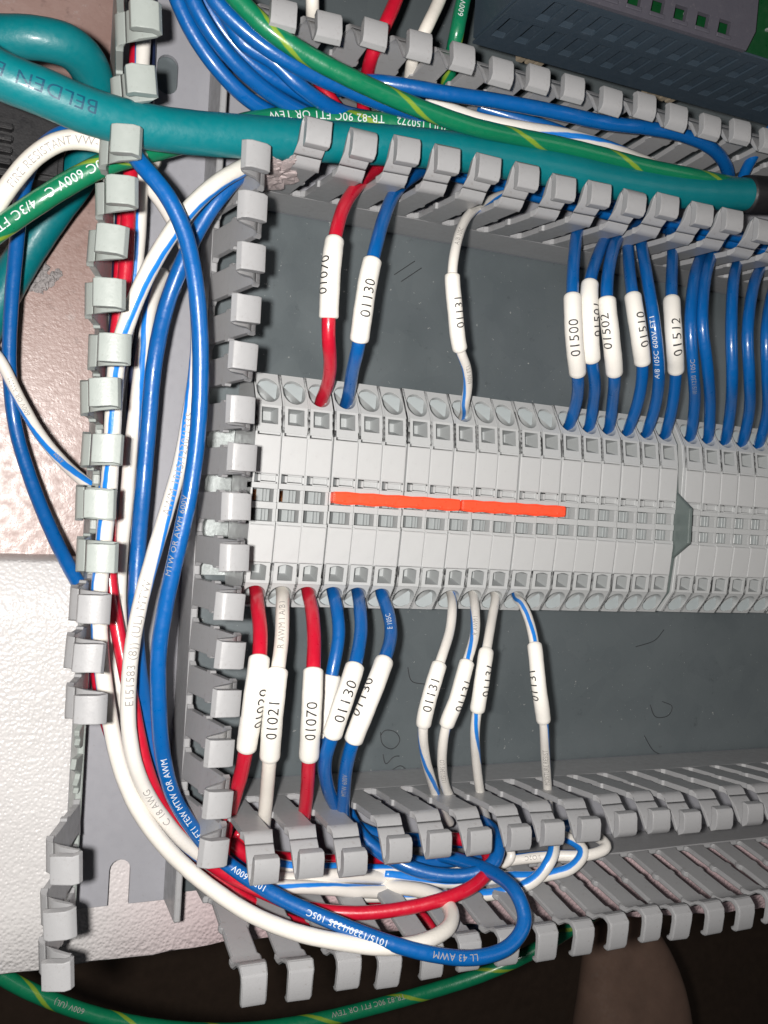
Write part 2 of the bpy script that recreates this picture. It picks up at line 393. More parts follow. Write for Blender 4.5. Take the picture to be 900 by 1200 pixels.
# ================================================================ WIRING DUCTS
def finger_mesh(name, wid=6.15, lipw=5.4, seed=0, flare=False):
    """one flexible finger: along x, outward +y, up z; starts on top of the 14 mm wall strip"""
    rnd = random.Random(seed); th = 1.45
    hl = lipw/2
    pr = [  # (u outer, z outer, u inner, z inner, half width)
        (0, 13.9, -th, 13.9, wid/2+.95), (0, 14.9, -th, 14.9, wid/2), (0, 24.0, -th, 24.0, wid/2), (0, 24.4, -th, 24.4, wid/2+.5),
        (0, 25.9, -th, 25.9, wid/2+.5), (0, 26.3, -th, 26.3, wid/2-.05), (0, 36.0, -th, 36.0, wid/2-.05), (0, 36.4, -th, 36.4, wid/2+.5)]
    if flare:
        pr += [(0, 38.0, -th-.1, 38.2, wid/2+.4), (-.3, 39.0, -th-.5, 39.4, hl+.35), (-2.3, 41.0, -3.8, 41.6, hl+.3), (-2.9, 42.6, -4.3, 43.4, hl+.2),
               (-2.4, 43.9, -3.2, 45.5, hl+.05), (-1.2, 44.4, -1.4, 46.0, hl), (2.2, 44.6, 2.6, 46.1, hl), (3.2, 44.2, 3.8, 45.6, hl-.05), (3.5, 43.4, 4.2, 44.2, hl-.2)]
    else:
        pr += [(0, 37.2, -th-.1, 37.8, wid/2+.15), (-.7, 38.4, -th-.5, 39.3, hl+.4), (-3.7, 40.5, -4.2, 42.0, hl+.36), (-6.9, 42.2, -7.6, 43.5, hl+.32),
               (-7.9, 42.8, -8.7, 44.1, hl+.2), (-7.6, 43.6, -8.1, 45.4, hl+.05), (-6.8, 43.9, -7.0, 45.9, hl), (-4.2, 44.0, -3.9, 46.0, hl), (-3.3, 43.9, -2.9, 45.5, hl-.05), (-3.0, 43.6, -2.5, 44.2, hl-.15), (-3.0, 43.2, -2.7, 43.3, hl-.4)]
    V = []; F = []
    for i, (a, b, c, d, w) in enumerate(pr):
        j = rnd.uniform(-.12, .12)*(i > 7); k = rnd.uniform(-.1, .1)*(i > 9)
        V += [(-w+j, a+k, b), (w+j, a+k, b), (w+j, c+k, d), (-w+j, c+k, d)]
    for i in range(len(pr)-1):
        o = i*4
        for k in range(4): F.append((o+k, o+(k+1) % 4, o+4+(k+1) % 4, o+4+k))
    F.append((0, 3, 2, 1)); e = (len(pr)-1)*4; F.append((e, e+1, e+2, e+3))
    mb = MB(); mb.add(V, F)
    me = mb.mesh(name, bevel=.22, segs=2, smooth=True); me.set_sharp_from_angle(angle=math.radians(38)); return me
FM = [finger_mesh('finger', seed=i) for i in range(5)]
for m_ in FM: m_.materials.append(M['duct'])
FMO = [finger_mesh('finger', seed=i+9) for i in range(5)]
FMF = [finger_mesh('finger', wid=5.9, seed=i+19, flare=True) for i in range(5)]
for m_ in FMF: m_.materials.append(M['duct'])
FMJ = [m_.copy() for m_ in FMO]
for m_ in FMO: m_.materials.append(M['duct_old'])
for m_ in FMJ: m_.materials.append(M['duct'])
ROT = {'+y': 0, '-y': math.pi, '+x': -math.pi/2, '-x': math.pi/2}
def finger(parent, side, line, along, lean=0, jit=1., yaw=0, old=False, dz=0, name='finger', mesh=None):
    me = mesh or random.choice(FMO if old else FM)
    o = bpy.data.objects.new(name, me); C.objects.link(o); o.parent = parent
    loc = Vector((along, line, 0)) if side[1] == 'y' else Vector((line, along, 0))
    J = jit
    hinge = Matrix.Translation((0, 0, 14*S)) @ Matrix.Rotation(-math.radians(lean+random.uniform(-1.6, 1.6)*J), 4, 'X') @ Matrix.Rotation(math.radians(random.uniform(-1.5, 1.5)*J), 4, 'Y') @ Matrix.Rotation(math.radians(yaw+random.uniform(-2, 2)*J), 4, 'Z') @ Matrix.Translation((0, 0, -14*S))
    o.matrix_local = Matrix.Translation(loc*S) @ Matrix.Rotation(ROT[side], 4, 'Z') @ hinge
    return o
def strip(parent, side, line, a, b, h=14.0, stubs=None, mat='duct'):
    """the solid lower wall of a duct side; line = outer face"""
    mb = MB(); s_ = -1 if side[0] == '+' else 1
    lo_, hi_ = sorted((line, line+s_*1.55))
    if side[1] == 'y': mb.box((a, lo_, .02), (b, hi_, h))
    else: mb.box((lo_, a, .02), (hi_, b, h))
    return link('side_wall', mb.mesh('side_wall', bevel=.2), M[mat], parent)
# left, vertical duct
dl = empty('wiring_duct', (33.5, -98, 0)); OL = Vector((33.5, -98, 0))
tag(dl, 'tall slotted wiring duct left of the terminals, its floor bare at the bottom', 'wiring duct', 'slotted grey wiring ducts')
def under(o, parent, org): o.location = o.location-Vector(org)*S; return o
fl = sheet('duct_floor', [(21, -98), (31.2, -98), (31.2, -89.6)]+[(33.7-2.5*math.cos(math.pi*i/8), -89.6+2.5*math.sin(math.pi*i/8)) for i in range(1, 8)]+[(36.2, -89.6), (36.2, -98), (46, -98), (46, 200), (21, 200)],
           [obround(34.3, 102, 2.5, 9.5), obround(37.0, 51.5, 2.1, 4.6), obround(34, -30, .01, .03)][:2], 1.4, lambda x, y, d: (x, y, .0-d))
under(link('duct_floor', fl.mesh('duct_floor'), M['duct_floor'], dl), dl, OL)
rv = MB()
for k, (rr, zz) in enumerate(((3.6, 0.1), (3.5, .9), (2.6, 1.5), (1.2, 1.6), (1.1, .7))):
    rv.v += [(37+rr*math.cos(2*math.pi*i/20), 51.5+rr*math.sin(2*math.pi*i/20), zz) for i in range(20)]
rv.f = [(k*20+i, k*20+(i+1) % 20, (k+1)*20+(i+1) % 20, (k+1)*20+i) for k in range(4) for i in range(20)]+[tuple(range(80, 100))]
under(link('rivet', rv.mesh('rivet', smooth=True), M['rivet'], dl), dl, OL)
under(strip(dl, '-x', 21, -97.8, 200, mat='duct_old'), dl, OL); under(strip(dl, '+x', 46, -97.8, 200), dl, OL)
for i in range(16):                          # outer wall, leaning outwards
    if i in (12, 13): continue
    y = 68.5-10*i
    under(finger(dl, '-x', 21, y, 12.7+(5 if i > 13 else 0), yaw=random.uniform(-2, 3)+(4 if i > 13 else 0), old=(i < 9), mesh=None if i < 9 else random.choice(FMJ)), dl, OL)
under(finger(dl, '-x', 21, -91.0, 19, yaw=5, mesh=FMJ[1]), dl, OL)
for y in (79.5, 92.0, 103.5, 114): under(finger(dl, '-x', 21, y, 8+random.uniform(-2, 2), yaw=6, old=True), dl, OL)
for i in range(15): under(finger(dl, '+x', 46, 69.2-10.02*i, 10.8 if i < 12 else 9.3, yaw=-3 if i > 8 else 0, jit=.7), dl, OL)
def stub(seed):
    rnd = random.Random(seed); mb = MB(); top = [rnd.uniform(14.6, 19.5) for _ in range(9)]
    poly = [(-4.2, 13.9)]+[(-4.2+8.4*i/8, top[i]) for i in range(9)]+[(4.2, 13.9)]
    mb.prism(poly, lambda q, t_: (q[0], t_, q[1]), -1.2, 0); me = mb.mesh('finger_stub', bevel=.12, segs=1); me.materials.append(M['duct_old']); return me
for i, y in enumerate((-51.5, -61.5)): under(finger(dl, '-x', 21, y, 22, name='finger_stub', mesh=stub(i+3)), dl, OL)
# upper duct
OT = Vector((150, 89, 0)); dt = empty('wiring_duct', OT)
tag(dt, 'slotted wiring duct across the top, carrying the thick teal cable', 'wiring duct', 'slotted grey wiring ducts')
mb = MB(); mb.box((47.6, 74.2, -1.4), (300, 103.5, 0)); under(link('duct_floor', mb.mesh('duct_floor', bevel=.1), M['duct_floor'], dt), dt, OT)
under(strip(dt, '-y', 74, 48, 300), dt, OT); under(strip(dt, '+y', 103.7, 48, 300), dt, OT)
for i in range(-0, 19):
    under(finger(dt, '-y', 74, 58.9+9.98*i, 4, jit=.8), dt, OT)
for i in range(-1, 19): under(finger(dt, '+y', 103.7, 59.9+9.98*i, 3.5, jit=.8), dt, OT)
# lower duct
OB = Vector((150, -82, 0)); db = empty('wiring_duct', OB)
tag(db, 'slotted wiring duct along the bottom, with looping spare wires in it', 'wiring duct', 'slotted grey wiring ducts')
mb = MB(); mb.box((56, -93.8, -1.4), (300, -69.7, 0)); under(link('duct_floor', mb.mesh('duct_floor', bevel=.1), M['duct_floor'], db), db, OB)
under(strip(db, '+y', -69.5, 51, 300), db, OB); under(strip(db, '-y', -94.0, 51, 300), db, OB)
for i in range(-3, 18):
    under(finger(db, '+y', -69.5, 86.2+9.98*i, {-3: -1, -2: 0, -1: 0}.get(i, 4), jit=.7, yaw=0), db, OB)
for i in range(0, 20):
    under(finger(db, '-y', -94.0, 55.9+9.98*i, 9.5+(1 if 0 < i < 5 else 0), jit=.7, mesh=random.choice(FMF)), db, OB)
# crumbly residue caught in the first slot of the upper duct
cr = MB(); c0 = Vector((54.6, 73.3, 28)); rnd = random.Random(4)
bm = bmesh.new(); bmesh.ops.create_icosphere(bm, subdivisions=4, radius=1)
for v in bm.verts:
    k = 1+rnd.uniform(-.16, .16)+.25*math.sin(v.co.x*9)*math.cos(v.co.z*7)
    v.co = Vector((v.co.x*4.6*k, v.co.y*1.5*k, v.co.z*9.5*k))
me = bpy.data.meshes.new('residue'); bm.transform(Matrix.Scale(S, 4)); bm.to_mesh(me); bm.free()
tag(link('residue', me, M['crumb'], None, c0), 'crumbly grey pink residue stuck to the first finger of the upper duct', 'residue')

# ================================================================ DIN RAIL AND TERMINAL BLOCKS
ra = MB(); ra.prism([(-17.5, 6.6), (-12.5, 6.6), (-12.5, 0), (12.5, 0), (12.5, 6.6), (17.5, 6.6), (17.5, 7.6), (11.5, 7.6), (11.5, 1), (-11.5, 1), (-11.5, 7.6), (-17.5, 7.6)],
                   lambda q, t_: (t_, q[0], q[1]), 47, 300)
tag(link('mounting_rail', ra.mesh('mounting_rail'), M['rail']), 'zinc plated hat rail under the terminal row, seen through the duct slots', 'rail')

PIT = 6.2; HW = 3.02; TROT = .016
def zt_(y):                                  # top outline of a terminal block
    pts = [(-23.4, 21.2), (-17.6, 25.6), (-4.3, 26.8), (16.4, 26.8), (22.6, 25.6), (30.2, 20.6)]
    for (a, za), (b, zb) in zip(pts, pts[1:]):
        if a <= y <= b: return za+(zb-za)*(y-a)/(b-a)
    return pts[0][1] if y < pts[0][0] else pts[-1][1]
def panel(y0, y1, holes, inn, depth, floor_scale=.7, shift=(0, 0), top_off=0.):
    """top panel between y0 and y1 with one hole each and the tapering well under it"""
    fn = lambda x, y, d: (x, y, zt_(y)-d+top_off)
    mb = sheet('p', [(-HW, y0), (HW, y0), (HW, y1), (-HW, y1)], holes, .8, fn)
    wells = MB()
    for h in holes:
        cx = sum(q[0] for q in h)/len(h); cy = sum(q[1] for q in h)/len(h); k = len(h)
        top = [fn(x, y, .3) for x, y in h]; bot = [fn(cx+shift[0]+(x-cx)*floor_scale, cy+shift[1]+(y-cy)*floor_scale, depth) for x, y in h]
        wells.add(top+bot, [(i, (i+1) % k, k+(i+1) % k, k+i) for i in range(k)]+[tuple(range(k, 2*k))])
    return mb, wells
def circle(cx, cy, rx, ry, n=26): return [(cx+rx*math.cos(2*math.pi*i/n), cy+ry*math.sin(2*math.pi*i/n)) for i in range(n)]
def rect(x0, y0, x1, y1): return [(x0, y0), (x1, y0), (x1, y1), (x0, y1)]
def arch(x0, y0, x1, y1, sg=1):
    n = 8; return [(x0, y0), (x1, y0)]+[(x1+(x0-x1)*i/n, y1+sg*.45*math.sin(math.pi*i/n)) for i in range(n+1)]
body = MB(); WELLS = []; dark = MB()
def merge(a, b): a.add(b.v, b.f)
outline = [(-23.4, 21.2), (-17.6, 25.6), (-4.3, 26.8), (16.4, 26.8), (22.6, 25.6), (30.2, 20.6), (30.2, 9), (18, 7.7), (-17, 7.7), (-23.4, 10)]
# flanks
chan = [(-23.4, 21.2), (-17.6, 25.6), (-4.3, 26.8), (-4.1, 26.8), (-4.1, 26.0), (4.9, 26.0), (4.9, 26.8), (16.4, 26.8), (22.6, 25.6), (30.2, 20.6), (30.2, 9), (18, 7.7), (-17, 7.7), (-23.4, 10)]
body.prism(chan, lambda q, t_: (t_, q[0], q[1]), -HW, -HW+.45)
body.prism(chan, lambda q, t_: (t_, q[0], q[1]), HW-.25, HW)
body.box((-HW, 29.7, 9), (HW, 30.2, 20.6)); body.box((-HW, -23.4, 10), (HW, -22.9, 21.2)); body.box((-HW, -17, 7.7), (HW, 18, 8.2))
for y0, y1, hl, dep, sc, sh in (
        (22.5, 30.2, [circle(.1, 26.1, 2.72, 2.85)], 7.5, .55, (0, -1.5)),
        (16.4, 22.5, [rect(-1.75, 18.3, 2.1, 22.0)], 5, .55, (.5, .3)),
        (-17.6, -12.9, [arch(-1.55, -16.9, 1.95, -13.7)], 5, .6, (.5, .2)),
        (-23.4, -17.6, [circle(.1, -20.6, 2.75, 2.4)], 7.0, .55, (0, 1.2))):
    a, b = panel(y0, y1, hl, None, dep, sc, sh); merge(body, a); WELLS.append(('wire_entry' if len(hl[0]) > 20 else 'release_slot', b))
# clamp tongues that cross the round wire entries diagonally
for cy, sg in ((26.1, 1), (-20.6, -1)):
    wells = MB(); WELLS.append(('clamp_tongue', wells)); wells.add([(-2.2, cy+1.9*sg, zt_(cy)-3.4), (2.3, cy-2.0*sg, zt_(cy)-1.1), (2.5, cy+1.5*sg, zt_(cy)-1.4), (.4, cy+2.4*sg, zt_(cy)-2.4)], [(0, 1, 2, 3)])
# rims of the jumper channel
body.box((-HW, 3.75, 22.5), (HW, 5.0, 26.7)); body.box((-HW, -.75, 22.5), (HW, .75, 26.6)); body.box((-HW, -4.35, 22.5), (HW, -3.6, 26.7))
body.box((HW-.75, -4.3, 22), (HW, 4.9, 26.35))
body.box((-1.2, 4.95, 26.3), (2.4, 5.3, 26.9)); body.box((-2.2, 15.9, 26.2), (2.6, 16.4, 27.05))
# notch with a small window between marker and channel
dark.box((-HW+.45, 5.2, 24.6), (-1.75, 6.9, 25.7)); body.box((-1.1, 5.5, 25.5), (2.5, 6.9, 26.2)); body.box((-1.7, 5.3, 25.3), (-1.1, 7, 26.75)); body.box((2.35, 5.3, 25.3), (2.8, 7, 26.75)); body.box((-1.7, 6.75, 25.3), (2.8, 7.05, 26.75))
socs = []
def stepped(a, b):                           # one ribbed contact block, stepped outline
    pr = [(-1.35, 20), (-1.35, 24.9), (.0, 24.9), (.0, 25.9), (.65, 25.9), (.65, 24.8), (1.75, 24.8), (1.75, 20)]; k = len(pr)
    return [(x, a, z) for x, z in pr]+[(x, b, z) for x, z in pr], [tuple(range(k)), tuple(range(k, 2*k))[::-1]]+[(i, (i+1) % k, k+(i+1) % k, k+i) for i in range(k)]
for y0, y1 in ((.75, 3.75), (-3.6, -.75)):
    soc = MB(); soc.add(*stepped(y0+.12, y1-.12)); socs.append(soc)
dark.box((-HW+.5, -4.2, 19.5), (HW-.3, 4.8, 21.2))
mk = MB(); mk.box((-HW+.14, 7.1, 25.9), (HW-.1, 15.7, 26.95)); mk2 = MB()
mk2.prism([(-12.8, 25.2), (-4.4, 25.9), (-4.4, 26.95), (-5.2, 27.02), (-12.8, 26.25)], lambda q, t_: (t_, q[0], q[1]), -HW+.08, HW-.06)
me_body = body.mesh('body', recalc=True); me_wells = [(n_, w_.mesh(n_)) for n_, w_ in WELLS]; me_dark = dark.mesh('contact_bay'); me_soc = [q.mesh('jumper_socket', bevel=.08, segs=1) for q in socs]
me_mk = mk.mesh('marker_strip', bevel=.14, segs=2); me_mk2 = mk2.mesh('marker_strip', bevel=.14, segs=2)
cop = MB(); cop.box((-1.75, 1.0, 21), (-1.5, 3.4, 25.2)); me_cop = cop.mesh('contact')
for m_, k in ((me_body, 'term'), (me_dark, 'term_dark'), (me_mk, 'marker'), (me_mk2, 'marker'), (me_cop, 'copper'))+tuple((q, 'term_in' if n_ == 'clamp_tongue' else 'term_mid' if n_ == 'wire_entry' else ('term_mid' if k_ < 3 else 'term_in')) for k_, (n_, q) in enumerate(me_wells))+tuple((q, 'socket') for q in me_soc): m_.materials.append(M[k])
TX = [56.6+PIT*i for i in range(19)]+[56.6+PIT*18+8.6+PIT*i for i in range(10)]
ORD = ['first', 'second', 'third', 'fourth', 'fifth', 'sixth', 'seventh', 'eighth', 'ninth', 'tenth', 'eleventh', 'twelfth', 'thirteenth', 'fourteenth', 'fifteenth', 'sixteenth', 'seventeenth', 'eighteenth', 'nineteenth']
UPW = {2: 'red', 3: 'blue', 8: 'striped'}; LOW = {0: 'red', 1: 'white', 2: 'red', 3: 'blue', 4: 'blue', 5: 'blue', 8: 'striped', 9: 'striped', 10: 'striped', 11: 'striped'}
for i in range(13, 19): UPW[i] = 'blue'
for i, x in enumerate(TX):
    e = empty('terminal_block', (x, 0, 0))
    if i < 19:
        u, w = UPW.get(i), LOW.get(i)
        q = ('%s wire above and %s wire below' % (u, w)) if u and w else ('%s wire above' % u if u else ('%s wire below' % w if w else 'no wire in it'))
        br = ', under orange bridge' if 3 <= i <= 12 else (', bare contacts showing' if i < 2 else '')
        lab = '%s terminal block from the left, %s%s' % (ORD[i], q, br)
    else: lab = '%s grey terminal block right of the dark partition plate, blue wire above' % ORD[i-19]
    tag(e, lab, 'terminal block', 'grey terminal blocks side by side on the rail')
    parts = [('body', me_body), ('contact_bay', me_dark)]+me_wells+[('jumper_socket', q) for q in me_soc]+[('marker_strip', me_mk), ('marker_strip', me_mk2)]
    if i < 2: parts.append(('contact', me_cop))
    for nm, mm in parts:
        o = bpy.data.objects.new(nm, mm); C.objects.link(o); o.parent = e
    if i == 19:
        mb = MB(); mb.prism(chan, lambda q, t_: (t_, q[0], q[1]), -HW-1.0, -HW-.05); o = link('side_frame', mb.mesh('side_frame', bevel=.12, segs=1), M['term'], e)
    e.rotation_euler = (random.uniform(-.003, .003), random.uniform(-.004, .004), -TROT); e.location.z += random.uniform(-.12, .12)*S; e.location.y += random.uniform(-.12, .12)*S
# partition plate between the two rows of blocks, taller in the middle
pp = MB(); XP = TX[18]+HW+.15
pp.prism([(-23.6, 19.6), (-17.6, 25.0), (-8.2, 26.3), (-3.9, 32.4), (5.4, 32.4), (9.6, 26.4), (22.8, 25.0), (30.2, 20.0), (30.2, 9), (-23.6, 9)], lambda q, t_: (t_, q[0], q[1]), XP, XP+1.1)
tag(link('partition_plate', pp.mesh('partition_plate', bevel=.15, org=(XP, 0, 0)), M['cover'], None, (XP, 0, 0)), 'dark grey partition plate standing up between the two rows of terminal blocks', 'partition plate')
# orange plug-in bridges
def bridge(xa, xb, lab):
    mb = MB(); poly = []; n = int(round((xb-xa)/PIT))
    up = []; lo_ = []
    for i in range(n*2+1):
        x = xa+(xb-xa)*i/(n*2); k = .16 if i % 2 else -.12
        up.append((x, 3.95+k*.6)); lo_.append((x, 1.15-k))
    poly = up+lo_[::-1]
    mb.prism(poly, lambda q, t_: (q[0], q[1], t_), 24.5, 28.3)
    o = link('jumper_bridge', mb.mesh('jumper_bridge', bevel=.3, org=(xa, 2.5, 24.5)), M['orange'], None, (xa, 2.5, 24.5)); tag(o, lab, 'jumper bridge', 'orange jumper bridges in the terminal row')
    q = MB()
    for i in range(n): x = xa+PIT*(i+.5); q.box((x-.9, 1.7, 28.25), (x-.2, 2.1, 28.42)); q.box((x+.3, 3.0, 28.25), (x+.9, 3.3, 28.42))
    link('moulded_marks', q.mesh('moulded_marks', org=(xa, 2.5, 24.5)), M['orange'], o)
bridge(72.6, 105.4, 'left orange jumper bridge, starting at the fourth terminal block')
bridge(105.8, 135.6, 'right orange jumper bridge, ending in mid row')

# ================================================================ DARK MODULE ABOVE THE UPPER DUCT
OM = Vector((100, 112, 31)); mo = empty('control_module', OM); tag(mo, 'dark blue ventilated control module at the top right corner', 'control module')
def relm(o): o.location = o.location-OM*S; return o
hs = []
for k in range(20):
    x = 103.5+6.05*k
    hs.append([(x-1.6, 36.6), (x+1.6, 36.6), (x+1.6, 45.0), (x-1.6, 45.0)])
    if k > 0: hs.append([(x-2.6, 47.6), (x+.6, 47.6), (x+.6, 55.4), (x-2.6, 55.4)])
fp = sheet('front', [(100, 31), (226, 31), (226, 58), (100, 58)], hs, .5, lambda x, y, d: (x, 112+d, y))
relm(link('front_grille', fp.mesh('front_grille', bevel=0), M['module'], mo))
lg = MB()
for h in hs:
    x0, z0 = h[0]; x1 = h[1][0]; xs, z1 = h[3]; w_ = x1-x0
    lg.add([(x0, 112.1, z0), (x1, 112.1, z0), (x1-.0, 112.62, z0+1.5), (x0+.0, 112.62, z0+1.5)], [(0, 1, 2, 3)])
    lg.add([(x0+.8, 112.6, z0+1.45), (x1+.2, 112.6, z0+1.45), (x1+.2, 112.6, z1+.2), (xs+.8, 112.6, z1+.2)], [(0, 1, 2, 3)])
relm(link('grille_ledges', lg.mesh('grille_ledges', recalc=True), M['module'], mo))
sd = MB(); sd.box((100, 113.2, 31), (101.2, 170, 58)); sd.box((101.3, 117, 31), (226, 118, 50)); sd.box((99.2, 111.6, 55.5), (100, 122, 58.5))
relm(link('side_panel', sd.mesh('side_panel', bevel=.2), M['module'], mo))
ths = [[(x-1.9, 114.0), (x+1.5, 114.0), (x+2.1, 117.4), (x-1.3, 117.4)] for x in [118.6+6.3*k for k in range(6)]]
ths += [[(x-1.9, 119.4), (x+1.5, 119.4), (x+2.1, 122.8), (x-1.3, 122.8)] for x in [118.6+6.3*k for k in range(2)]]
tp = sheet('top', [(100, 112), (157, 112), (159.5, 117), (162, 170), (100, 170)], ths, 1.3, lambda x, y, d: (x, y, 59.3-d))
relm(link('top_grille', tp.mesh('top_grille'), M['module_top'], mo))
tb = MB()
for h in ths: tb.box((h[0][0]-.4, h[0][1]-1.0, 59.3), (h[1][0]+.4, h[0][1]-.05, 59.75))
relm(link('top_ribs', tb.mesh('top_ribs', bevel=.15, segs=1), M['module_top'], mo))
pb = MB(); pb.box((104, 113.5, 54.2), (226, 170, 55.6)); relm(link('circuit_board', pb.mesh('circuit_board'), M['pcb'], mo))
cb = MB()
for k in range(26): x = 108+random.random()*90; y = 114.5+random.random()*10; cb.box((x, y, 55.6), (x+.8, y+.5, 56.3))
relm(link('solder_joints', cb.mesh('solder_joints'), M['rail'], mo))
for k in (3, 4, 5, 18, 19, 20, 21): x = 109+k*2.6; cn = MB(); cn.box((x, 115.5, 22), (x+2.0, 118, 29.5)); relm(link('connector', cn.mesh('connector', bevel=.2), M['tan'], mo))

# ================================================================ WIRES
def TW(i, y, z): return ('w', TX[i]+.75+math.sin(TROT)*y+(24-z)*TX[i]/231*.8, y, z)
def top(i): return [TW(i, 25.6, 21.5), TW(i, 24.2, 17)]
def bot(i): return [TW(i, -18.6, 17), TW(i, -20.3, 22.5)]
G1 = 'wires running from the upper duct into the terminal blocks'
RW = 1.5
def tops(i, pts, mat, lab, r=RW, **k): return wire(pts+top(i), r, mat, lab, G1, **k)
tops(2, [(520, 165, 14), (470, 180, 16), (440, 200, 23), (422, 215, 29), (404, 240, 35), (394, 272, 39), (389, 305, 41), (386, 350, 41), (385, 395, 40), (387, 425, 35), (384, 450, 28)], RED,
     'red wire above the left end of the terminals, marked 01070', sleeve=dict(a=(390, 280), b=(384, 373), t='01070', ang=-48))
tops(3, [(560, 190, 14), (510, 195, 16), (482, 208, 24), (463, 226, 30), (450, 255, 36), (439, 295, 41), (431, 330, 42), (425, 370, 42), (420, 405, 40), (413, 435, 33), (410, 455, 27)], BLUE,
     'blue wire beside the upper red wire, marked 01130', sleeve=dict(a=(436, 303), b=(421, 398), t='01130', ang=14))
tops(8, [(620, 225, 14), (590, 228, 20), (562, 242, 27), (545, 258, 34), (534, 290, 40), (530, 322, 42), (533, 360, 42), (538, 405, 40), (547, 432, 36), (548, 455, 31), (545, 472, 27)], WB(.30, .012),
     'thin white wire with blue stripe hanging alone above the terminals, marked 01131', r=1.12, sleeve=dict(a=(528, 322), b=(540, 411), t='01131', ang=34, size=2.9),
     texts=[dict(t='A/B 105C', at=(537, 280), size=1.5), dict(t='600V FT1', at=(545, 435), size=1.5, ang=-20)])
BL = [
 (13, [(700, 245, 16), (680, 262, 25), (673, 300, 35), (671, 350, 41), (673, 400, 41), (677, 438, 37), (676, 468, 29)], dict(a=(670, 347), b=(676, 437), t='01500'), 'marked 01500, leftmost of the blue bunch', []),
 (14, [(740, 262, 16), (714, 275, 26), (700, 302, 35), (691, 335, 41), (691, 375, 42), (693, 418, 40), (697, 450, 34), (695, 475, 27)], dict(a=(691, 333), b=(693, 422), t='01501', ang=58), 'with its sleeve turned away, between 01500 and 01502', []),
 (15, [(750, 262, 18), (727, 275, 28), (716, 302, 37), (711, 345, 43), (716, 395, 43), (720, 438, 39), (718, 470, 30)], dict(a=(711, 348), b=(719, 439), t='01502', ang=-30, off=-2), 'marked 01502, above the middle of the blue bunch', []),
 (16, [(738, 262, 14), (736, 285, 24), (738, 320, 34), (742, 350, 39), (749, 395, 40), (753, 430, 37), (749, 465, 31)], dict(a=(741, 346), b=(751, 425), t='01510', ang=34), 'marked 01510', []),
 (17, [(748, 262, 18), (752, 288, 28), (759, 330, 38), (767, 380, 42), (772, 430, 39), (769, 470, 31)], None, 'without sleeve, its white print reading 105C 600V', [dict(t='A/B 105C 600V FT1', at=(769, 410), m='ink_white', size=1.8, ang=18)]),
 (18, [(785, 270, 16), (788, 292, 25), (787, 350, 39), (790, 400, 42), (792, 435, 37), (788, 475, 30)], dict(a=(787, 350), b=(791, 434), t='01512', ang=22), 'marked 01512, just left of the partition plate', []),
 (19, [(835, 285, 16), (822, 300, 26), (813, 330, 36), (809, 380, 41), (812, 430, 39), (814, 470, 31)], None, 'without sleeve, first one right of 01512', [dict(t='1015/1230 105C', at=(812, 440), m='ink_grey', size=1.6)]),
 (20, [(845, 280, 20), (835, 298, 28), (826, 330, 37), (823, 380, 42), (829, 430, 39), (832, 475, 30)], None, 'without sleeve, second one right of 01512', []),
 (21, [(880, 292, 16), (866, 305, 26), (859, 335, 36), (857, 390, 41), (858, 440, 39), (856, 480, 30)], None, 'without sleeve, third one right of 01512', []),
 (22, [(908, 300, 16), (893, 312, 26), (882, 340, 36), (876, 390, 41), (878, 440, 39), (878, 482, 30)], None, 'without sleeve, fourth one right of 01512', []),
 (23, [(925, 310, 16), (913, 324, 26), (903, 352, 36), (898, 392, 41), (899, 440, 39), (899, 484, 30)], None, 'without sleeve, at the right edge of the picture', []),
]
for i, pts, sl, lab, tx in BL: tops(i, pts, BLUE, 'blue wire above the terminals, '+lab, sleeve=sl, texts=tx)

G2 = 'wires running from the terminal blocks down to the lower duct'
def bots(i, pts, mat, lab, r=RW, **k): return wire(bot(i)+pts, r, mat, lab, G2, **k)
bots(0, [(302, 712, 29), (305, 740, 35), (304, 770, 39), (298, 815, 41), (290, 868, 38), (283, 905, 33), (273, 940, 27), (262, 985, 18), (262, 1020, 12)], RED,
     'red wire below the first terminal block, its sleeve half turned, marked 01020', r=1.6, sleeve=dict(a=(304, 768), b=(290, 876), t='01020', ang=52, r=2.25))
bots(1, [(331, 715, 30), (330, 750, 36), (325, 790, 41), (320, 835, 42), (316, 888, 38), (313, 925, 32), (309, 968, 24), (304, 1010, 14)], WHITE,
     'white wire below the terminals, marked 01021', r=1.55, sleeve=dict(a=(325, 785), b=(316, 890), t='01021', r=2.2), texts=[dict(t='R AWM I A/B I', at=(331, 735), m='ink_grey', size=2.0, ang=5)])
bots(2, [(366, 718, 30), (368, 750, 36), (367, 790, 41), (365, 835, 42), (362, 888, 38), (360, 925, 32), (356, 962, 24), (350, 1005, 14)], RED,
     'red wire in the middle of the lower left group, marked 01070', r=1.55, sleeve=dict(a=(367, 785), b=(362, 888), t='01070', r=2.2))
bots(3, [(395, 715, 27), (397, 745, 30), (390, 785, 32), (382, 830, 31), (378, 880, 28), (383, 920, 24), (398, 955, 18), (425, 985, 12), (470, 1003, 10)], BLUE,
     'blue wire half hidden behind another blue one, its sleeve blank', sleeve=dict(a=(391, 790), b=(379, 862)))
bots(4, [(422, 715, 30), (423, 740, 35), (416, 780, 41), (403, 820, 44), (389, 862, 42), (381, 892, 38), (384, 922, 32), (397, 950, 24), (420, 978, 16), (465, 998, 12)], BLUE,
     'blue wire below the orange bridge, marked 01130, slanting left', sleeve=dict(a=(416, 780), b=(389, 862), t='01130', ang=12))
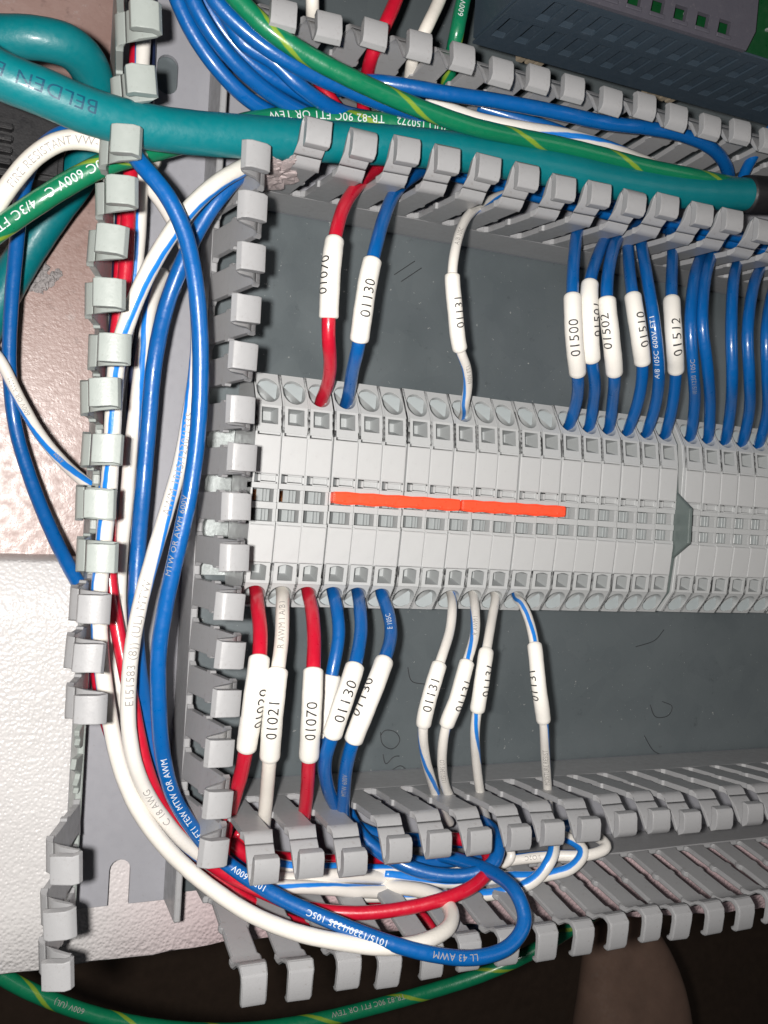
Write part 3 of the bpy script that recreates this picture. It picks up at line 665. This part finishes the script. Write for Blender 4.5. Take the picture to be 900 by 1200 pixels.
bots(5, [(456, 722, 29), (458, 745, 34), (449, 778, 41), (433, 820, 44), (414, 868, 42), (406, 898, 38), (403, 930, 32), (404, 962, 24), (425, 995, 14)], BLUE,
     'blue wire right of the lower blue pair, its number 01130 on the far side', r=1.5, sleeve=dict(a=(450, 775), b=(414, 866), t='01130', ang=-52),
     texts=[dict(t='E 105C', at=(457, 735), m='ink_white', size=1.7, ang=10), dict(t='MTW 600V', at=(405, 915), m='ink_grey', size=1.6)])
bots(8, [(530, 715, 29), (527, 740, 34), (515, 778, 40), (503, 818, 42), (496, 850, 40), (498, 885, 34), (506, 915, 27), (514, 940, 20), (528, 965, 12)], WB(.55, .014),
     'thin striped white wire marked 01131, leftmost of the lower four', r=1.15, sleeve=dict(a=(515, 777), b=(495, 848), t='01131', ang=6, size=2.9))
bots(9, [(557, 722, 30), (556, 745, 35), (546, 780, 40), (535, 820, 41), (523, 850, 39), (518, 885, 34), (521, 918, 27), (532, 942, 20), (550, 965, 12)], WB(.05, .014),
     'thin striped white wire, second of the lower four, number at its right flank', r=1.15, sleeve=dict(a=(547, 775), b=(525, 850), t='01131', ang=48, size=2.9), texts=[dict(t='1335/1345 LO', at=(519, 900), size=1.6), dict(t='R AWM I', at=(557, 735), size=1.6)])
bots(10, [(577, 722, 29), (573, 745, 35), (568, 775, 40), (563, 810, 41), (557, 850, 38), (558, 890, 31), (563, 930, 23), (570, 960, 14)], WB(.80, .015),
     'thin striped white wire, third of the lower four, with upright sleeve', r=1.15, sleeve=dict(a=(570, 762), b=(559, 834), t='01131', ang=50, size=2.9))
bots(11, [(612, 708, 28), (621, 730, 34), (627, 760, 39), (631, 800, 42), (637, 845, 40), (639, 885, 34), (642, 930, 25), (644, 962, 17), (648, 995, 10)], WB(.37, .006),
     'thin striped white wire standing alone at the right, its print reading upwards', r=1.15, sleeve=dict(a=(627, 754), b=(636, 844), t='01131', ang=-48, size=2.9), texts=[dict(t='MOISTURE RESIST', at=(640, 895), size=1.8)])

# ---- left duct
G3 = 'wires bundled in the left duct'
wire([(120, 145, 34), (146, 168, 38), (165, 192, 42), (195, 228, 44), (216, 272, 44), (228, 325, 44), (234, 385, 43), (235, 445, 42), (231, 515, 41), (222, 580, 41), (208, 645, 40), (195, 705, 38), (186, 765, 36), (186, 825, 34), (190, 880, 31), (202, 930, 28), (222, 965, 26), (246, 995, 25),
      (280, 1022, 29), (330, 1053, 36), (390, 1080, 43), (450, 1103, 48), (510, 1119, 51), (560, 1122, 52), (598, 1108, 51), (615, 1080, 49), (606, 1048, 45), (580, 1024, 36), (545, 1010, 26), (500, 998, 15)], 1.68, BLUE,
     'long blue wire, topmost in the left duct, ending in the big loop at the bottom', G3,
     texts=[dict(t='600V FT1 TEW MTW OR AWM', at=(222, 935), m='ink_white', size=1.9), dict(t='105C 600V', at=(290, 1032), m='ink_white', size=1.9), dict(t='1015/1230/1335 105C', at=(405, 1088), m='ink_white', size=1.9, ang=10), dict(t='LL 43 AWM', at=(530, 1121), m='ink_grey', size=2.0),
            dict(t='MTW OR AWM 600V', at=(213, 630), m='ink_grey', size=1.7, ang=30)])
wire([(330, 175, 20), (292, 196, 27), (262, 225, 30), (236, 262, 28), (213, 310, 26), (194, 362, 24), (181, 425, 24), (174, 500, 22), (168, 570, 22), (162, 640, 20), (159, 700, 20), (161, 765, 20), (170, 830, 16), (180, 885, 15), (200, 940, 13), (235, 990, 12), (300, 1025, 10)], 1.75, BLUE,
     'straighter blue wire low in the left duct, coming from the upper right corner', G3)
wire([(340, 160, 24), (292, 192, 32), (258, 212, 35), (228, 238, 36), (196, 280, 36), (170, 326, 35), (150, 375, 33), (138, 415, 30), (134, 460, 27), (131, 520, 25), (127, 580, 24), (121, 640, 23), (116, 700, 22), (117, 750, 22), (122, 800, 22), (130, 850, 22), (141, 898, 23), (160, 945, 24), (190, 988, 25), (222, 1020, 26), (252, 1044, 30), (292, 1070, 35), (345, 1092, 41), (405, 1105, 46), (455, 1110, 48), (498, 1103, 47), (526, 1086, 43), (528, 1066, 37), (508, 1048, 29), (470, 1040, 20), (420, 1038, 10), (370, 1034, 6)], 1.78,
     wiremat('white_blue_stripe_long', (.78, .75, .69), (.01, .2, .66), -.0035, .735, .10, .36), 'thick white wire sweeping down the left duct and looping round the bottom corner', G3)
wire([(160, 200, 12), (190, 238, 16), (214, 280, 20), (226, 318, 23), (231, 360, 24), (232, 400, 24), (229, 440, 26), (222, 485, 28), (212, 540, 29), (198, 590, 30), (180, 650, 31), (165, 705, 32), (154, 765, 31), (150, 830, 29), (152, 862, 28), (159, 898, 27), (173, 931, 25), (194, 962, 23), (217, 988, 21), (250, 1013, 19), (300, 1035, 20), (370, 1040, 20), (440, 1045, 18), (520, 1043, 12)], 1.62,
     WB(.85, .0085, .1), 'thick white wire with blue stripe and grey lettering in the left duct', G3,
     texts=[dict(t='E151583 (8)) (UL) MTW', at=(156, 750), size=2.5, ang=-8), dict(t='AWM 1015/1230/1335', at=(213, 545), size=2.3, ang=0), dict(t='C 18 AWG', at=(178, 945), size=2.2)])
wire([(192, 320, 8), (176, 360, 14), (168, 410, 15), (160, 470, 15), (153, 530, 15), (148, 590, 15), (142, 650, 14), (140, 710, 13), (146, 780, 12), (160, 860, 10)], 1.55, WB(.2, .012), 'striped white wire deep in the left duct, beside the finger lips', G3)
wire([(172, -30, 14), (168, 40, 14), (165, 110, 14), (164, 190, 15), (163, 260, 15), (158, 320, 14), (148, 390, 13), (138, 450, 12), (131, 520, 12), (128, 600, 12), (122, 700, 12), (140, 800, 12), (160, 880, 12), (200, 960, 12), (250, 1015, 14), (320, 1030, 17), (400, 1026, 18), (470, 1028, 14), (530, 1022, 10)], 1.7,
     WB(.18, .004), 'striped white wire running the whole height of the left duct into the lower one', G3)
wire([(162, -30, 10), (160, 60, 12), (154, 180, 17), (150, 260, 18), (147, 320, 18), (138, 385, 17), (134, 450, 16), (131, 520, 16), (128, 600, 16), (129, 680, 17), (140, 750, 19), (154, 820, 22), (164, 872, 23), (172, 903, 23), (186, 938, 22), (207, 972, 21), (232, 1000, 20), (262, 1022, 20), (305, 1044, 22), (355, 1063, 26), (410, 1070, 30), (465, 1066, 33), (515, 1055, 35), (552, 1040, 35), (572, 1020, 32), (570, 998, 26), (545, 985, 18), (500, 980, 12)], 1.6, RED,
     'long red wire down the left duct, looping beneath the lower duct lips', G3)
wire([(140, 100, 10), (134, 230, 12), (128, 330, 12), (122, 450, 12), (114, 600, 12), (104, 760, 12), (96, 860, 8)], .8, NAVY, 'thin dark tube standing in for wall shadow behind the outer duct fingers', G3)  # the duct wall's shadow, drawn as a dark tube
wire([(180, -30, 3), (178, 60, 3), (176, 120, 3), (170, 220, 4), (162, 330, 5), (152, 500, 8), (148, 590, 9), (151, 670, 9), (160, 740, 9), (170, 800, 9), (190, 880, 8)], .95, NAVY, 'thin dark tube standing in for a shadow line on the left duct floor', G3)  # shadow of the white wires on the floor, drawn as a dark tube
wire([(142, 230, 9), (139, 320, 9), (134, 400, 9), (126, 500, 9), (120, 620, 9), (112, 750, 9), (120, 830, 9), (150, 910, 9), (190, 970, 10), (245, 1022, 13), (310, 1066, 17), (360, 1085, 18), (400, 1094, 16), (440, 1090, 12)], 1.4, RED, 'darker red wire mostly hidden under the thick white loop', G3)
# ---- outside the left duct
wire([(190, 170, 18), (150, 166, 26), (110, 152, 30), (70, 158, 26), (42, 182, 20), (26, 225, 10), (19, 290, 2), (13, 360, -4), (11, 430, -8), (18, 500, -10), (36, 562, -8), (60, 622, -3), (84, 670, 4), (108, 712, 8), (125, 760, 8)], 1.65, BLUE,
     'blue wire curving down outside the left duct over the brown bench', 'loose wires left of the duct')
wire([(180, 188, 24), (140, 176, 34), (108, 165, 33), (72, 165, 30), (42, 182, 28), (18, 208, 26), (-8, 245, 24), (-30, 290, 20)], 2.0, WHITE, 'white wire arching out of the left duct, lettered RESISTANT', 'loose wires left of the duct',
     texts=[dict(t='FIRE RESISTANT VW-1', at=(58, 174), size=2.3, ang=0)])
wire([(-25, 395, 0), (0, 422, -2), (20, 462, -3), (46, 508, 0), (72, 540, 4), (96, 562, 10), (118, 578, 14)], 1.35, WB(.10, .010, .17), 'thin striped white wire entering the left duct half way down', 'loose wires left of the duct',
     texts=[dict(t='600V OR AWM', at=(20, 465), size=1.5), dict(t='AWM', at=(72, 540), size=1.4)])
wire([(-40, 300, 20), (0, 268, 24), (40, 240, 27), (85, 212, 29), (130, 190, 30), (180, 176, 28), (240, 160, 26), (300, 142, 25), (350, 138, 25), (410, 141, 26), (470, 146, 28), (530, 157, 29), (590, 170, 29), (650, 178, 26), (700, 196, 22)], 2.35, GY(.62),
     'green and yellow earth wire crossing behind the teal cable, printed FT1 OR TEW', 'green and yellow earth wires',
     texts=[dict(t='4/3C FT1', at=(22, 255), m='ink_white', size=2.6, ang=-8), dict(t='90C 600V C', at=(90, 210), m='ink_white', size=2.6, ang=-10), dict(t='TR-82 90C FT1 OR TEW', at=(378, 140), m='ink_white', size=2.5, ang=-18), dict(t='(UL) 150272', at=(490, 149), m='ink_white', size=2.2, ang=-18)])
wire([(-45, 60, 42), (0, 88, 42), (50, 108, 42), (100, 129, 41), (160, 146, 39), (220, 155, 38), (300, 161, 37), (380, 166, 36), (450, 170, 36), (520, 176, 35), (590, 187, 34), (650, 198, 34), (710, 211, 33), (770, 221, 32), (830, 226, 31), (888, 228, 30), (940, 230, 30)], 4.35, TEAL,
     'thick teal data cable crossing the whole top, lettered BELDEN', 'teal data cables', 'cable', 'cable', seg=32, wob=.004,
     texts=[dict(t='BELDEN', at=(64, 112), m='ink_navy', size=3.6, ang=-14, st=1.05), dict(t='B', at=(2, 88), m='ink_navy', size=3.6, ang=-14)])
bs, _ = wire([(872, 228, 30), (900, 229, 30), (930, 230, 30), (960, 232, 30)], 5.1, M['black'], 'black sleeve over the right end of the teal cable', None, 'cable sleeve', 'cable_sleeve', seg=28)
wire([(-40, 42, 14), (0, 43, 18), (45, 45, 20), (82, 55, 19), (105, 80, 14), (112, 115, 8), (108, 160, 0), (92, 205, -6), (62, 248, -12), (28, 300, -16), (-5, 360, -20), (-40, 430, -22)], 4.35, TEAL,
     'teal cable looping down to the bench in the upper left corner', 'teal data cables', 'cable', 'cable', seg=32, wob=.004)
# ---- upper duct
G5 = 'blue wires fanning in from the top left'
for pts, lab in (
    ([(195, -40, 30), (208, 0, 30), (228, 42, 29), (258, 84, 28), (292, 117, 26), (335, 140, 22), (400, 160, 16), (480, 190, 14), (560, 212, 14), (650, 235, 14), (760, 262, 14), (900, 295, 14)], 'leftmost blue wire of the fan entering from the top'),
    ([(212, -40, 33), (226, 0, 33), (250, 42, 32), (286, 84, 30), (325, 115, 27), (370, 138, 24), (430, 155, 20), (500, 185, 18), (600, 214, 17), (700, 238, 17), (820, 268, 17), (900, 284, 17)], 'second blue wire of the fan entering from the top'),
    ([(226, -40, 28), (240, 0, 28), (264, 40, 27), (300, 78, 26), (345, 105, 25), (395, 130, 23), (450, 146, 20), (520, 172, 16), (620, 205, 14), (740, 240, 12)], 'third blue wire of the fan, sunk between its neighbours'),
    ([(250, -40, 30), (262, 10, 30), (285, 50, 30), (320, 72, 30), (350, 100, 30), (392, 128, 27), (440, 140, 22), (500, 152, 18), (600, 180, 14)], 'fourth blue wire of the fan, crossing under the bright one'),
    ([(228, -50, 37), (252, 0, 37), (292, 40, 37), (333, 69, 37), (368, 88, 36), (405, 104, 35), (450, 122, 33), (500, 136, 30), (560, 150, 26), (640, 165, 22), (700, 182, 18), (740, 200, 14)], 'bright blue wire lying on top of the fan, beside the green one')):
    wire(pts, 1.72, BLUE, lab, G5)
wire([(395, 105, 26), (430, 96, 31), (470, 100, 34), (520, 109, 36), (580, 118, 37), (650, 131, 38), (710, 144, 38), (765, 151, 37), (808, 161, 35), (838, 177, 32), (852, 198, 27), (853, 225, 18), (850, 250, 12)], 1.72, BLUE,
     'blue wire running along the upper duct and hooking down at its right end', 'blue wires lying in the upper duct')
wire([(560, 125, 20), (610, 140, 24), (650, 152, 26), (690, 172, 22), (720, 200, 16)], 1.6, BLUE, 'short darker blue wire dipping under the earth wire', 'blue wires lying in the upper duct')
wire([(905, 150, 34), (887, 176, 30), (872, 204, 24), (862, 240, 16)], 1.5, BLUE, 'blue wire crossing the upper duct at its right end, with a bright glint', 'blue wires lying in the upper duct')
wire([(240, -45, 40), (275, -4, 42), (318, 37, 43), (366, 68, 43), (412, 92, 43), (455, 112, 42), (502, 131, 41), (552, 148, 40), (605, 160, 38), (655, 170, 37), (705, 182, 36), (755, 195, 35), (805, 205, 34), (845, 213, 32), (890, 222, 24)], 2.0, GY(.15),
     'green and yellow earth wire lying on top of the blue ones in the upper duct', 'green and yellow earth wires')
wire([(500, 118, 20), (560, 140, 26), (610, 150, 30), (660, 158, 30), (710, 172, 29), (750, 188, 26), (800, 206, 22), (850, 214, 18)], 1.7, WB(.05, .012), 'white wire with blue stripe under the earth wires in the upper duct', None)
G6 = 'wires dropping into the upper duct from above'
wire([(478, -40, 30), (464, 0, 32), (450, 32, 33), (437, 62, 30), (430, 90, 22), (426, 130, 14), (440, 160, 10)], 1.6, RED, 'red wire dropping between two lips at the top edge', G6)
wire([(345, 50, 8), (365, 82, 12), (382, 108, 14), (398, 130, 14), (425, 150, 12)], 1.6, RED, 'short red wire showing under the blue fan', G6)
wire([(528, -40, 30), (515, 0, 32), (500, 32, 33), (486, 62, 30), (480, 95, 22), (477, 130, 14)], 1.5, WHITE, 'white wire dropping between two lips at the top edge', G6)
wire([(365, -30, 30), (366, 0, 30), (366, 30, 24), (362, 60, 14)], 1.5, WHITE, 'short white wire at the top edge left of the red one', G6)
wire([(555, -40, 30), (543, 0, 32), (535, 40, 32), (528, 75, 26), (524, 110, 18), (530, 140, 12)], 1.75, GY(.33), 'green and yellow wire dropping in beside the dark module', G6, texts=[dict(t='600V', at=(541, 15), m='ink_white', size=1.8)])
# ---- lower duct
G7 = 'spare loops in the lower duct'
wire([(402, 935, 10), (412, 962, 14), (432, 988, 18), (470, 1012, 24), (512, 1025, 28), (552, 1025, 31), (578, 1012, 32), (584, 990, 29), (572, 968, 20), (540, 955, 12)], 1.75, BLUE, 'small blue loop bulging out below the lower duct lips', G7)
wire([(410, 965, 8), (440, 978, 9), (500, 985, 10), (560, 985, 10), (620, 975, 8), (680, 965, 6)], 1.75, BLUE, 'blue wire lying deep behind the lower duct lips', G7)
wire([(420, 985, 12), (450, 1000, 15), (490, 1010, 18), (540, 1008, 18), (580, 995, 14)], 1.5, BLUE, 'lower blue wire tucked under the small loop', G7)
wire([(286, 1000, 10), (330, 1014, 14), (400, 1018, 14), (470, 1020, 16), (540, 1018, 16), (600, 1008, 18), (650, 1003, 22), (690, 1002, 26), (711, 993, 26), (702, 982, 22), (670, 976, 14)], 1.45, WB(.5, .003, .2), 'striped white wire ending in the rightmost small loop', G7, texts=[dict(t='I/O2C', at=(622, 1005), size=1.6)])
wire([(268, 985, 12), (300, 1010, 12), (350, 1028, 10), (420, 1050, 6), (468, 1062, 5), (498, 1078, 6), (508, 1098, 8), (500, 1120, 6)], 1.6, RED, 'short red wire dipping between the lower duct walls', G7)
wire([(400, 1050, 12), (460, 1050, 17), (530, 1050, 21), (590, 1046, 24), (626, 1032, 27), (646, 1006, 28), (650, 980, 22)], 1.55, WB(.52, .0012, .2), 'striped white wire of the leftmost of the right hand loops', G7)
wire([(450, 1024, 16), (530, 1034, 20), (590, 1028, 23), (640, 1026, 25), (672, 1016, 27), (684, 998, 26), (670, 984, 21), (640, 976, 14)], 1.5, WB(.50, .0015, .2), 'striped white wire of the middle one of the right hand loops', G7)
wire([(560, 1000, 14), (588, 1014, 18), (600, 1003, 20), (592, 985, 16)], 1.2, WB(.6, .02), 'tiny striped loop beside the small blue loop', G7)
wire([(275, 975, 8), (310, 1000, 9), (380, 1008, 9), (460, 1005, 8)], 1.5, RED, 'red wire deep behind the first lips of the lower duct', G7)
# ---- beneath
wire([(-50, 1100, -60), (0, 1142, -60), (50, 1168, -60), (120, 1192, -60), (200, 1206, -60), (280, 1208, -60), (360, 1198, -60), (430, 1182, -60), (510, 1160, -58), (570, 1140, -54), (630, 1112, -48), (680, 1080, -40), (740, 1040, -34), (800, 1020, -34)], 2.5, GY(.4),
     'green and yellow earth wire sweeping under the bottom edge of the panel', 'green and yellow earth wires', texts=[dict(t='TR-82 90C FT1 OR TEW', at=(430, 1182), m='ink_grey', size=2.4, ang=-15), dict(t='600V (UL)', at=(80, 1178), m='ink_grey', size=2.2)])
wire([(430, 1110, -40), (560, 1085, -36), (640, 1066, -32), (720, 1035, -28), (800, 1005, -20)], 2.0, NAVY, 'dark blue cable glimpsed through the slots of the lower duct', None)

# ================================================================ SMALL THINGS ON THE BENCH AND BEYOND
bp = empty('black_plug', U(30, 180, -10)); tag(bp, 'black ribbed plug behind the cables at the left edge', 'plug')
c = U(30, 180, -10); mb = MB(); mb.box((c.x-16, c.y-9, -26), (c.x+8, c.y+9, 2)); o = link('plug_body', mb.mesh('plug_body', bevel=1.2, org=c), M['black'], bp)
for k in range(5):
    mb = MB(); x = c.x+8.2+k*2.0; mb.box((x, c.y+1, -22), (x+1.2, c.y+9.5, 0)); link('rib', mb.mesh('rib', bevel=.3, org=c), M['black'], bp)
for k in range(6):
    mb = MB(); y = c.y-13+k*2.6; mb.box((c.x-18, y, -20), (c.x-3, y+1.3, 4.5)); link('rib', mb.mesh('rib', bevel=.3, org=c), M['black'], bp)
# tuft of grey lint
lt = MB(); rnd = random.Random(11); bm = bmesh.new()
for px, py, rr in ((44, 300, 2.2), (42, 308, 1.8), (48, 314, 2.2), (45, 322, 1.8), (38, 320, 1.6), (36, 332, 2.3), (46, 334, 2.3), (55, 330, 1.9), (62, 325, 1.5), (68, 320, 1.2)):
    q = U(px, py, -28.8); mt = Matrix.Translation(q)
    r_ = bmesh.ops.create_icosphere(bm, subdivisions=3, radius=rr*.8, matrix=mt)
    for v in r_['verts']:
        v.co += (v.co-q)*rnd.uniform(-.35, .45); v.co.z = -29.9+max(0, (v.co.z+29.9))*.8
q0 = U(48, 320, -30); bm.transform(Matrix.Translation(-q0)); bm.transform(Matrix.Scale(S, 4)); me = bpy.data.meshes.new('lint'); bm.to_mesh(me); bm.free()
tag(link('lint', me, M['lint'], None, q0), 'small tuft of grey lint lying on the brown bench', 'lint')
# tan padded board standing in the dark below the panel
q0 = U(738, 1160, -170); me = bpy.data.meshes.new('padding'); bm = bmesh.new(); bmesh.ops.create_uvsphere(bm, u_segments=48, v_segments=32, radius=1)
for v in bm.verts:
    x, y, z = v.co; e = .75
    v.co = Vector((math.copysign(abs(x)**e, x)*34*(1+.12*math.sin(y*3)), y*95, z*22-18*abs(y)+2*math.sin(x*4+y*7)))
bm.transform(Matrix.Rotation(math.radians(4), 4, 'Z')); bm.transform(Matrix.Scale(S, 4)); bm.to_mesh(me); bm.free(); me.shade_smooth()
tag(link('tan_bolster', me, M['board'], None, q0+Vector((12, -62, 0))), 'tan rounded bolster in the dark below the panel', 'bolster')
